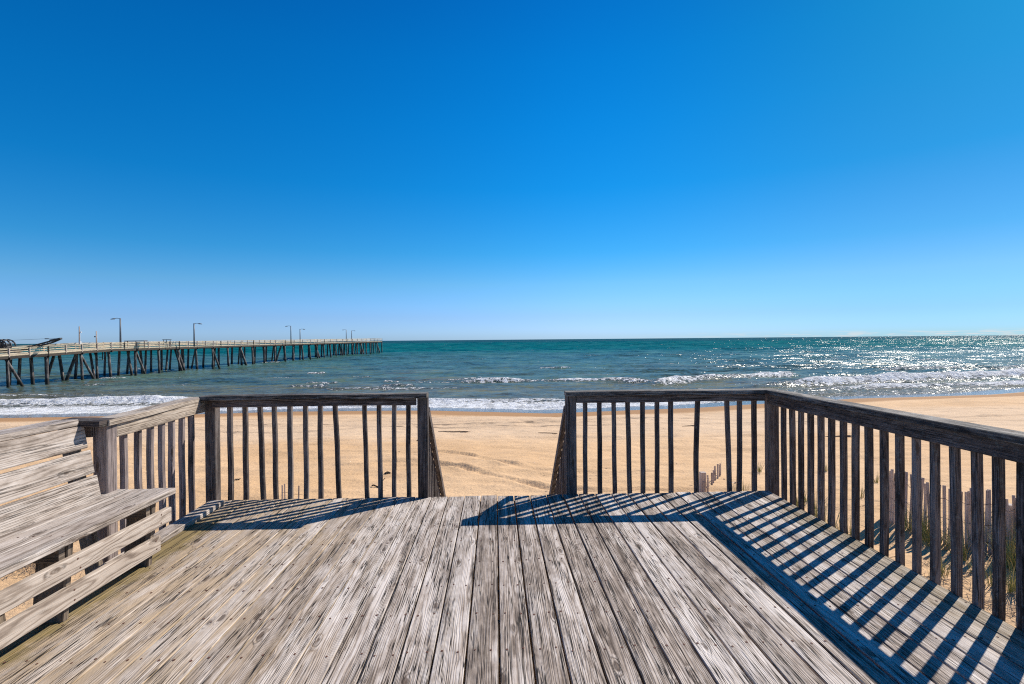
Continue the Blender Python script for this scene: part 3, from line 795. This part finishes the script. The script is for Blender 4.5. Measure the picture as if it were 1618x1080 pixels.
def sand_fence(label, pts, n, ht, jit, group=None, posts=(0,), post_s=.10, post_extra=.12, zoff=0.0, top=None):
    """lath-and-wire fence along a polyline of (x, y) points; every lath its own mesh"""
    x0, y0 = pts[0]
    t0 = thing('sand_fence', label, 'fence', (x0, y0, zs(x0, y0)), group)
    if top is not None: zoff = top - ht - post_extra - zs(x0, y0)
    seg = [math.dist(pts[i], pts[i + 1]) for i in range(len(pts) - 1)]; T = sum(seg)
    def along(d):
        for i, s in enumerate(seg):
            if d <= s or i == len(seg) - 1:
                f = d / s; return (pts[i][0] + (pts[i + 1][0] - pts[i][0]) * f, pts[i][1] + (pts[i + 1][1] - pts[i][1]) * f)
            d -= s
    tops = []
    for k in range(n):
        x, y = along(T * (k + random.uniform(-.2, .2)) / max(n - 1, 1) if 0 < k < n - 1 else T * k / max(n - 1, 1))
        g = zs(x, y) + zoff; lx, ly = random.gauss(0, jit), random.gauss(0, jit * .5)
        hh_ = ht * random.uniform(.93, 1.04)
        m_ = MB(); m_.beam((x, y, g - .25), (x + lx, y + ly, g + hh_), random.uniform(.034, .046), .012, upv=(.6, .8, 0), ch=.001, vc=0, seg=2, jit=.004)
        m_.build('lath', M['picket'], t0); tops.append((x, y, g, lx, ly, hh_))
    for f in (.18, .45, .78):
        m_ = MB(); m_.tube([(x + lx * f, y + ly * f - .012, g + hh_ * f) for (x, y, g, lx, ly, hh_) in tops], .0035, 5); m_.build('wire', M['wire'], t0)
    for i in posts:
        x, y = pts[i]; g = zs(x, y) + zoff
        m_ = MB(); m_.beam((x, y + .09, g - .4), (x + random.uniform(-.02, .02), y + .09, g + ht + post_extra - (.28 if i > 0 and len(posts) > 1 else 0)), post_s, post_s, upv=(0, 1, 0), vc=0, ch=.006)
        m_.build('post', M['picket'], t0)


def gxy(px, py):
    """sand point seen at a photo pixel"""
    d = ray(px, py); Y = 10.0
    for _ in range(60):
        p = EYE + d * (Y / d.y); Yn = Y + (p.z - zs(p.x, p.y)) / (-d.z / d.y) * .5
        if Yn < 4: Yn = 4
        if abs(Yn - Y) < .003: break
        Y = Yn
    p = EYE + d * (Y / d.y); return (p.x, p.y)


sand_fence('leaning lath sand fence zigzagging through the dune grass beyond the right railing',
           [gxy(1404, 822), gxy(1440, 836), gxy(1475, 850), gxy(1502, 862), gxy(1545, 872), gxy(1604, 882), gxy(1660, 890)], 46, .92, .05, posts=(0, 5), post_s=.10)
f2x, f2y = gxy(1180, 770)
p1_ = at_y(1112, 800, 12.6); p2_ = at_y(1139, 800, 15.4)
sand_fence('half buried lath fence with a thick square post, just over the deck front edge',
           [(p1_.x, p1_.y), (p2_.x, p2_.y)], 10, 1.0, .03, posts=(0,), post_s=.125, post_extra=.17, top=at_y(1112, 747, 12.6).z)
p1_ = at_y(1144, 800, 14.6); p2_ = at_y(1160, 800, 13.9)
sand_fence('stub of lath fence behind the gap in the front right railing', [(p1_.x, p1_.y), (p2_.x, p2_.y)], 4, .95, .03, posts=(1,), post_s=.09, post_extra=-.02, top=at_y(1160, 769, 13.9).z)
p1_ = at_y(446, 780, 12.3); p2_ = at_y(481, 780, 11.7)
sand_fence('short broken lath fence peeking over the deck edge behind the front left railing', [(p1_.x, p1_.y), (p2_.x, p2_.y)], 8, .80, .06, posts=(), post_extra=0, top=at_y(470, 770, 12.0).z)

# ------------------------------------------------------------------ plants and litter on the sand


def tuft(mb, x, y, n, ht, spread, lean=(0, 0), wdt=.006):
    g = zs(x, y)
    for _ in range(n):
        a = random.random() * 6.283; r = random.random() * spread * .35
        L = ht * random.uniform(.5, 1.1); out = random.uniform(.15, .65) * L
        bx, by = x + r * math.cos(a), y + r * math.sin(a)
        dxn, dyn = math.cos(a) * out + lean[0] * L, math.sin(a) * out + lean[1] * L
        px_, py_ = -math.sin(a), math.cos(a); sdn = random.random(); prev = None
        for k in range(5):
            f = k / 4; w_ = wdt * (1 - f * .9)
            c = Vector((bx + dxn * f ** 1.6, by + dyn * f ** 1.6, g - .02 + L * (f - .22 * f * f)))
            cur = (c + Vector((px_ * w_, py_ * w_, 0)), c - Vector((px_ * w_, py_ * w_, 0)))
            if prev: mb.poly([prev[0], prev[1], cur[1], cur[0]], sdn)
            prev = cur


g = MB()
for px, py, n, ht in [(1262, 800, 40, .5), (1275, 792, 30, .45), (1290, 815, 46, .6), (1300, 826, 30, .5), (1318, 838, 36, .5), (1330, 852, 30, .5), (1345, 845, 22, .4),
                      (1435, 838, 26, .6), (1452, 848, 60, .75), (1460, 852, 50, .7), (1470, 862, 34, .5), (1483, 868, 30, .5), (1512, 872, 50, .55), (1520, 884, 46, .5),
                      (1540, 866, 60, .75), (1555, 862, 60, .8), (1572, 870, 60, .8), (1588, 884, 70, .7), (1597, 895, 90, .6), (1606, 905, 70, .6), (1616, 880, 60, .8),
                      (1480, 910, 36, .35), (1488, 905, 40, .35), (1545, 905, 30, .35), (1570, 925, 40, .4), (1600, 935, 60, .5), (1630, 900, 80, .7), (1650, 880, 80, .8),
                      (1165, 779, 22, .5), (1175, 781, 18, .5)]:
    x, y = gxy(px, py); tuft(g, x, y, n, ht, .35, lean=(random.uniform(-.2, .3), random.uniform(-.1, .1)))
dg = g.build('dune_grass', M['grass']); tag(dg, 'green and straw coloured dune grass growing along the lath fence on the right', 'grass', kind='stuff')
g = MB()
for _ in range(260):
    px = random.uniform(1425, 1660); py = random.uniform(870, 985)
    if _ % 4 == 0: px = random.uniform(1240, 1420); py = random.uniform(800, 900)
    x, y = gxy(px, py); z = zs(x, y); a = random.random() * 6.28; L = random.uniform(.1, .4); u_ = random.uniform(.0, .35)
    g.tube([(x, y, z + .01), (x + math.cos(a) * L * .5, y + math.sin(a) * L * .5, z + .03 + u_ * .6 * L), (x + math.cos(a + .4) * L, y + math.sin(a + .4) * L, z + .02 + u_ * L)], .0035, 4, r2=.0015)
for _ in range(300):
    x, y = gxy(random.gauss(62, 38), random.gauss(868, 9) + 22); z = zs(x, y); a = random.random() * 6.28; L = random.uniform(.06, .28)
    g.tube([(x, y, z + .01), (x + math.cos(a) * L * .5, y + math.sin(a) * L * .5, z + .05 + random.random() * .08), (x + math.cos(a + .6) * L, y + math.sin(a + .6) * L, z + .02)], .004, 4, r2=.0015)
tw = g.build('dry_stalks', M['twig']); tag(tw, 'broken dry stalks and roots littering the sand beside the deck', 'twigs', kind='stuff')
for px, py, n, lab in ((1200, 745, 26, 'lone green tuft of beach grass just left of the right corner post'),
                       (1384, 762, 22, 'lone small grass tuft on bare sand left of the tall fence post'),
                       (1305, 744, 24, 'small green grass tuft seen high between the right railing balusters'),
                       (1360, 786, 20, 'sparse seedling tuft low on the bare sand before the fence')):
    g = MB(); x, y = gxy(px, py); tuft(g, x, y, n, .42, .25); z = zs(x, y)
    tag(g.build('grass_tuft', M['grass'], origin=(x, y, z)), lab, 'grass tuft', 'lone grass tufts on the open sand')


def clump(name, px, py, size, label, cat, mat, n=26, group=None):
    x, y = gxy(px, py); z = zs(x, y); m_ = MB()
    for _ in range(n):
        a = random.random() * 6.28; L = size * random.uniform(.4, 1); cx_, cy_ = x + random.gauss(0, size * .25), y + random.gauss(0, size * .25)
        m_.tube([(cx_ - math.cos(a) * L * .5, cy_ - math.sin(a) * L * .5, z + .01), (cx_, cy_, z + random.uniform(.02, size * .35)), (cx_ + math.cos(a + .5) * L * .5, cy_ + math.sin(a + .5) * L * .5, z + .01)], size * .07, 5, r2=size * .03)
    tag(m_.build(name, mat, origin=(x, y, z)), label, cat, group)


clump('seaweed_clump', 612, 748, .16, 'round dark seaweed clump on the sand right of the twisted strand', 'seaweed', M['weed'], group='seaweed on the beach')
clump('seaweed_clump', 375, 758, .12, 'small brown seaweed scrap on the sand behind the leftmost front balusters', 'seaweed', M['weed'], 14, group='seaweed on the beach')
clump('seaweed_clump', 661, 696, .14, 'tiny dark seaweed lump beside the left stair post', 'seaweed', M['weed'], 12, group='seaweed on the beach')
x, y = gxy(592, 770); z = zs(x, y); m_ = MB()
m_.tube([(x - .10, y + .14, z + .02), (x - .04, y + .04, z + .06), (x + .08, y, z + .02), (x + .13, y - .05, z + .05), (x + .18, y - .02, z + .02)], .02, 6)
m_.tube([(x + .13, y - .05, z + .02), (x + .17, y - .16, z + .03)], .025, 6); m_.tube([(x + .08, y + .5, z + .01), (x + .1, y + .9, z + .03)], .012, 5)
tag(m_.build('seaweed_strand', M['weed'], origin=(x, y, z)), 'twisted dark strand of seaweed low behind the front left balusters', 'seaweed')


def stick(px, py, L, lab, ang=0.0, r=.03):
    x, y = gxy(px, py); z = zs(x, y); m_ = MB(); c, s = math.cos(ang), math.sin(ang)
    pts = [(x + c * L * (f - .5), y + s * L * (f - .5) + random.uniform(-.05, .05), z + .015 + .012 * math.sin(f * 3.1)) for f in (0, .25, .5, .75, 1)]
    m_.tube(pts, r * .5, 6, r2=r); m_.tube([pts[3], (pts[3][0] + .2 * L, pts[3][1] - .25 * L, z + .03)], r * .6, 5, r2=r * .2)
    m_.tube([pts[4], (pts[4][0] + .12 * L, pts[4][1] + .1 * L, z + .03)], r * .5, 5, r2=r * .2)
    tag(m_.build('driftwood_stick', M['drift'], origin=(x, y, z)), lab, 'driftwood', 'driftwood sticks')


stick(716, 682, 1.6, 'long forked driftwood stick near the head of the left wheel rut', -.1, .03)
stick(865, 684, 1.0, 'short thin driftwood stick close to the right stair handrail', -.4, .022)
stick(1088, 673, .9, 'bent twig standing in the sand behind the front right railing', .3, .025)
stick(1318, 690, 1.6, 'dark driftwood branch lying on the wrack line behind the right railing', .1, .05)

# ------------------------------------------------------------------ fishing pier
pier = thing('fishing_pier', 'long wooden fishing pier on leaning piles reaching far out to sea', 'pier', (-74, 76, SEA))
PW = 6.2


def pier_x(Y): return np.interp(Y, [40, 76, 150, 289], [-72.3, -71.3, -68.0, -59.6])        # seen edge


def top_z(Y): return np.interp(Y, [40, 76, 88, 100, 120, 170, 289], [-.35, .62, 1.0, 1.48, 1.63, 1.9, 2.62])     # rail top


def und_z(Y): return top_z(Y) - np.interp(Y, [60, 120, 170, 289], [1.38, 1.52, 1.65, 1.85])


bays = []
Y = 48.0
while Y < 283: bays.append(Y); Y += 6.55
bays.append(285.5)
dk = MB(); fas = MB()
for a, c in zip(bays[:-1], bays[1:]):
    za, zc = und_z(a) + .30, und_z(c) + .30
    for q in range(8):
        t0_, t1_ = q / 8, (q + 1) / 8
        ya_, yc_ = a + (c - a) * t0_, a + (c - a) * t1_
        dk.beam((pier_x(ya_) - PW / 2, ya_, und_z(ya_) + .30), (pier_x(yc_) - PW / 2, yc_, und_z(yc_) + .30), PW, .10, vc=0, ch=.01)
    for off_ in (.02, -PW * .33, -PW * .66, -PW + .12):
        fas.beam((pier_x(a) + off_, a, und_z(a) + .03), (pier_x(c) + off_, c, und_z(c) + .03), .16, .42, vc=0, ch=.01)
dk.build('deck', M['pier_rail'], pier); fas.build('stringers', M['pier_dark'], pier)
for y_ in bays:
    e = MB(); e.beam((pier_x(y_) + .35, y_, und_z(y_) - .16), (pier_x(y_) - PW - .35, y_, und_z(y_) - .16), .28, .30, vc=0, ch=.01)
    e.build('cross_beam', M['pier_dark'], pier)
# rails: three boards a side
for nm, off_ in (('near', .0), ('far', -PW)):
    rm = MB()
    for a, c in zip(bays[:-1], bays[1:]):
        for f0, f1 in ((0, .5), (.5, 1)):
            ya_, yc_ = a + (c - a) * f0, a + (c - a) * f1
            for dz, hh_, wd_ in ((-.03, .05, .20), (-.20, .12, .05), (-.52, .12, .05), (-.84, .12, .05)):
                j1 = random.uniform(-.02, .02)
                rm.beam((pier_x(ya_) + off_, ya_, top_z(ya_) + dz + j1), (pier_x(yc_) + off_, yc_ - .02, top_z(yc_) + dz + j1), wd_, hh_, vc=0, ch=.005)
            if off_ == 0: rm.beam((pier_x(ya_) + .09, ya_, und_z(ya_) + .33), (pier_x(yc_) + .09, yc_ - .02, und_z(yc_) + .36), .05, .19, vc=0, ch=.005)
    rm.build('guard_rail', M['pier_rail'], pier)
rm = MB()
for dz, hh_ in ((-.03, .06), (-.20, .15), (-.55, .15), (-.95, .3)):
    rm.beam((pier_x(286) + .1, 286, top_z(286) + dz), (pier_x(286) - PW - .1, 286, top_z(286) + dz), .1, hh_, vc=0, ch=.005)
rm.build('end_rail', M['pier_rail'], pier)
npst = 0
for a, c in zip(bays[:-1], bays[1:]):
    for f0 in (0, .5) if a < 160 else (0,):
        ya_ = a + (c - a) * f0
        m_ = MB(); m_.beam((pier_x(ya_) + .10, ya_, und_z(ya_) + .1), (pier_x(ya_) + .10, ya_, top_z(ya_) - .01), .15, .14, upv=(0, 1, 0), vc=0, ch=.005)
        m_.build('rail_post', M['pier_dark'] if npst % 5 == 2 else M['picket'], pier); npst += 1
for a, c in zip(bays[:-1], bays[1:]):
    fp = MB(); fp.beam((pier_x(a) - PW - .1, a, und_z(a) + .1), (pier_x(a) - PW - .1, a, top_z(a) - .01), .15, .14, upv=(0, 1, 0), vc=0, ch=.005)
    fp.build('rail_post', M['picket'], pier)


far_piles = MB(); pile_n = [0]


def pile(x, y, lx, ly, r=.19):
    pile_n[0] += 1; solo = pile_n[0] <= 99
    zt = und_z(y) - .05; zb = SEA - 1.2; m_ = MB() if solo else far_piles
    pts = []
    for k in range(6):
        f = k / 5; pts.append((x + lx * (1 - f) + random.uniform(-.02, .02), y + ly * (1 - f), zb + (zt - zb) * f))
    m_.tube(pts, r * 1.22, 9, r2=r * 1.05)
    if solo: m_.build('pile', M['pile'], pier, smooth=True)


npl = 0
for k, y_ in enumerate(bays[2:]):
    x0_ = pier_x(y_)
    cand = [(x0_ - .25, random.uniform(.0, .6), random.uniform(-.3, .3)), (x0_ - PW + .3, random.uniform(-.6, 0), random.uniform(-.3, .3))]
    if random.random() < .62 or y_ > 140: cand.append((x0_ - PW * random.uniform(.4, .6), random.uniform(-.8, .8), random.uniform(-.5, .5)))
    if k % 4 == 1: cand.append((x0_ - .2 - random.random(), random.choice((1.6, 2.0, -1.8)), random.uniform(-1, 1)))
    if y_ < 140:
        cand.append((x0_ - PW * random.uniform(.25, .75), random.uniform(-1.4, 1.4), random.uniform(-1.5, 1.5)))
        if k % 2: cand.append((x0_ - .3, random.uniform(-.2, .5), random.uniform(2.2, 3.4)))
    for (x_, lx, ly) in cand:
        pile(x_, y_ + random.uniform(-.3, .3), lx, ly, random.uniform(.17, .23) * (1.15 if y_ > 140 else 1))
tag(far_piles.build('far_piles', M['pile'], pier, smooth=True), kind='stuff')
# frame slung beneath the deck
hf = MB()
yh = 100; xa, xb = at_y(143, 560, yh).x, at_y(162, 560, yh).x; zt = und_z(yh) - .02; zb = at_y(150, 568.5, yh).z
for p, q in (((xa, zb), (xb, zb)), ((xa, zt), (xa + .15, zb)), ((xb, zt), (xb, zb)), ((xa + .5, zt), (xa + 1.25, zb)), ((xa + 1.5, zb + .5), (xb, zb + .5))):
    hf.beam((p[0], yh, p[1]), (q[0], yh, q[1]), .10, .12, upv=(0, 1, 0), vc=0)
hf.build('hanging_frame', M['pier_dark'], pier)

# lamps on the pier
for px, py, Y_, arm, lab in ((190, 502.5, 103.5, -1, 'tallest street lamp on the pier, nearest the beach, its arm pointing left'),
                             (306.5, 510.5, 121, 1, 'dark street lamp alone over the middle of the pier, arm pointing right'),
                             (459.5, 514.5, 172, -1, 'taller left-armed lamp of the middle pair on the pier'),
                             (474, 519.5, 186, 1, 'lower right-armed lamp of the middle pair on the pier'),
                             (547, 520.5, 236, -1, 'left-armed lamp of the last pair near the seaward end of the pier'),
                             (555.5, 522.0, 250, 1, 'right-armed lamp of the last pair, nearest the seaward end of the pier')):
    top = at_y(px, py, Y_); xb = top.x; zb = und_z(Y_) + .35
    L = thing('street_lamp', lab, 'street lamp', (xb, Y_, zb), 'street lamps on the pier')
    m_ = MB(); m_.tube([(xb, Y_, zb), (xb, Y_, (zb + top.z) / 2), (xb, Y_, top.z)], .19 if arm < 0 and Y_ < 110 else .17, 10, r2=.12); m_.build('pole', M['steel'], L, smooth=True)
    aL = 1.15
    m_ = MB(); m_.tube([(xb, Y_, top.z - .12), (xb + arm * aL * .5, Y_, top.z + .02), (xb + arm * aL, Y_, top.z - .05)], .05, 6); m_.build('arm', M['steel'], L)
    m_ = MB(); m_.tube([(xb + arm * (aL - .1), Y_, top.z - .07), (xb + arm * (aL + .15), Y_, top.z - .10), (xb + arm * (aL + .45), Y_, top.z - .14), (xb + arm * (aL + .62), Y_, top.z - .18)], .15, 8, r2=.07); m_.build('lamp_head', M['lamp'], L, smooth=True)

for px, py, Y_, fx, lab in ((125.3, 515.3, 98, 1, 'slim wooden pole with a white fitting on the far side of the pier'),
                            (152.3, 522.8, 104, -1, 'shorter slim pole with a small side lamp right of the white-fitted pole')):
    top = at_y(px, py, Y_); zb = und_z(Y_) + .35
    L = thing('utility_pole', lab, 'pole', (top.x, Y_, zb))
    m_ = MB(); m_.tube([(top.x, Y_, zb), (top.x, Y_, top.z)], .13, 8, r2=.09); m_.build('pole', M['picket'], L, smooth=True)
    m_ = MB(); m_.tube([(top.x, Y_, top.z - 1.1), (top.x + fx * .35, Y_, top.z - 1.05)], .05, 6); m_.tube([(top.x + fx * .3, Y_, top.z - 1.16), (top.x + fx * .3, Y_, top.z - .92)], .11, 8)
    m_.build('fitting', M['white'] if fx > 0 else M['steel'], L)
    if fx > 0:
        m_ = MB(); m_.beam((top.x + .14, Y_, zb + .9), (top.x + .14, Y_, zb + 1.45), .2, .2, upv=(0, 1, 0)); m_.build('meter_box', M['white'], L)

# bench roof and table on the pier
Y_ = 108; a = at_y(201, 538.6, Y_); c = at_y(232.5, 538.2, Y_)
sh = thing('pier_shelter', 'long low dark brown roofed bench on the pier right of the tallest lamp', 'bench', ((a.x + c.x) / 2, Y_, und_z(Y_) + .35))
m_ = MB(); m_.beam((a.x, Y_ - .4, a.z), (c.x, Y_ - .4, c.z), 1.1, .16); m_.build('roof', M['brown'], sh)
for xx in (a.x + .3, (a.x + c.x) / 2, c.x - .3):
    m_ = MB(); m_.beam((xx, Y_ - .4, und_z(Y_) + .35), (xx, Y_ - .4, a.z - .08), .1, .1, upv=(0, 1, 0)); m_.build('post', M['brown'], sh)
m_ = MB(); m_.beam((a.x + .2, Y_ - .4, und_z(Y_) + .8), (c.x - .2, Y_ - .4, und_z(Y_) + .8), .4, .06); m_.build('seat', M['brown'], sh)
Y_ = 116; a = at_y(258, 536.3, Y_); c = at_y(269.5, 536.2, Y_)
tb = thing('cleaning_table', 'small fish cleaning table with slanted legs standing above the pier rail', 'table', ((a.x + c.x) / 2, Y_, und_z(Y_) + .35))
m_ = MB(); m_.beam((a.x, Y_, a.z), (c.x, Y_, c.z), .7, .10); m_.build('tabletop', M['crane'], tb)
for xx, l_ in ((a.x + .1, -.15), (c.x - .1, .15), (a.x + .6, .25)):
    m_ = MB(); m_.beam((xx + l_, Y_, und_z(Y_) + .35), (xx, Y_, a.z - .05), .09, .09, upv=(0, 1, 0)); m_.build('leg', M['crane'], tb)

# crawler crane working on the shoreward end of the pier
Y_ = 86.5
base = at_y(8, 556, Y_)
cr = thing('crane', 'dark lattice-boom crane parked on the shoreward end of the pier', 'crane', (base.x, Y_, und_z(Y_) + .35))
def cp(px, py, dy=0.0): return at_y(px, py, Y_ + dy)
m_ = MB()
for z_, w_ in ((.25, 2.6), (.55, 2.3)):
    m_.beam((base.x - 1.6, Y_, und_z(Y_) + .35 + z_), (base.x + 1.3, Y_, und_z(Y_) + .35 + z_), w_, .3, ch=.08)
m_.build('undercarriage', M['crane'], cr)
m_ = MB()
cc = cp(5, 548); R_ = 1.05
ring = [(cc.x + R_ * 1.15 * math.cos(t_), Y_ - .8, cc.z + .1 + R_ * math.sin(t_)) for t_ in [math.pi * j / 12 for j in range(13)]]
for dyy in (-.8, 0, .8):
    m_.tube([(p[0], Y_ + dyy, p[2]) for p in ring], .11, 6)
for j in range(0, 13, 2):
    m_.tube([(ring[j][0], Y_ - .8, ring[j][2]), (ring[j][0], Y_ + .8, ring[j][2])], .07, 5)
for j in range(1, 12, 2):
    m_.tube([(cc.x, Y_ - .8, cc.z), ring[j]], .09, 5); m_.tube([(cc.x + .3, Y_ - .8, cc.z - .5), ring[j]], .07, 5)
m_.beam((cc.x - .7, Y_, cc.z + .05), (cc.x + .7, Y_, cc.z + .05), 1.5, .9, ch=.2)
m_.build('winch_housing', M['crane'], cr)
m_ = MB(); A0, A1 = cp(30, 552.0), cp(95.5, 534.3); B0 = cp(26, 556.0); 
for dyy in (-.35, .35):
    m_.tube([(A0.x, Y_ + dyy, A0.z), (A1.x, Y_ + dyy * .5, A1.z)], .07, 6)
    m_.tube([(B0.x, Y_ + dyy, B0.z), (A1.x - 1.2, Y_ + dyy * .6, A1.z - .62), (A1.x, Y_ + dyy * .5, A1.z - .12)], .07, 6)
    for j in range(9):
        f, f2 = j / 9, (j + .5) / 9
        pa = Vector((A0.x, Y_ + dyy, A0.z)).lerp(Vector((A1.x, Y_ + dyy * .5, A1.z)), f); pb = Vector((B0.x, Y_ + dyy, B0.z)).lerp(Vector((A1.x - 1.2, Y_ + dyy * .6, A1.z - .62)), min(f2 * 1.1, 1))
        m_.tube([pa, pb], .035, 4)
m_.beam((A1.x - 1.5, Y_, A1.z - .30), (A1.x + .1, Y_, A1.z - .02), .5, .26, ch=.03)
m_.build('boom', M['crane'], cr)
m_ = MB(); t1 = cp(14, 537.5); t2 = cp(74, 534.8); m_.tube([t1, t2, (A1.x, Y_, A1.z)], .018, 4); m_.beam(cp(71.5, 534.9), cp(76.5, 534.9), .25, .14); m_.build('cable', M['crane'], cr)
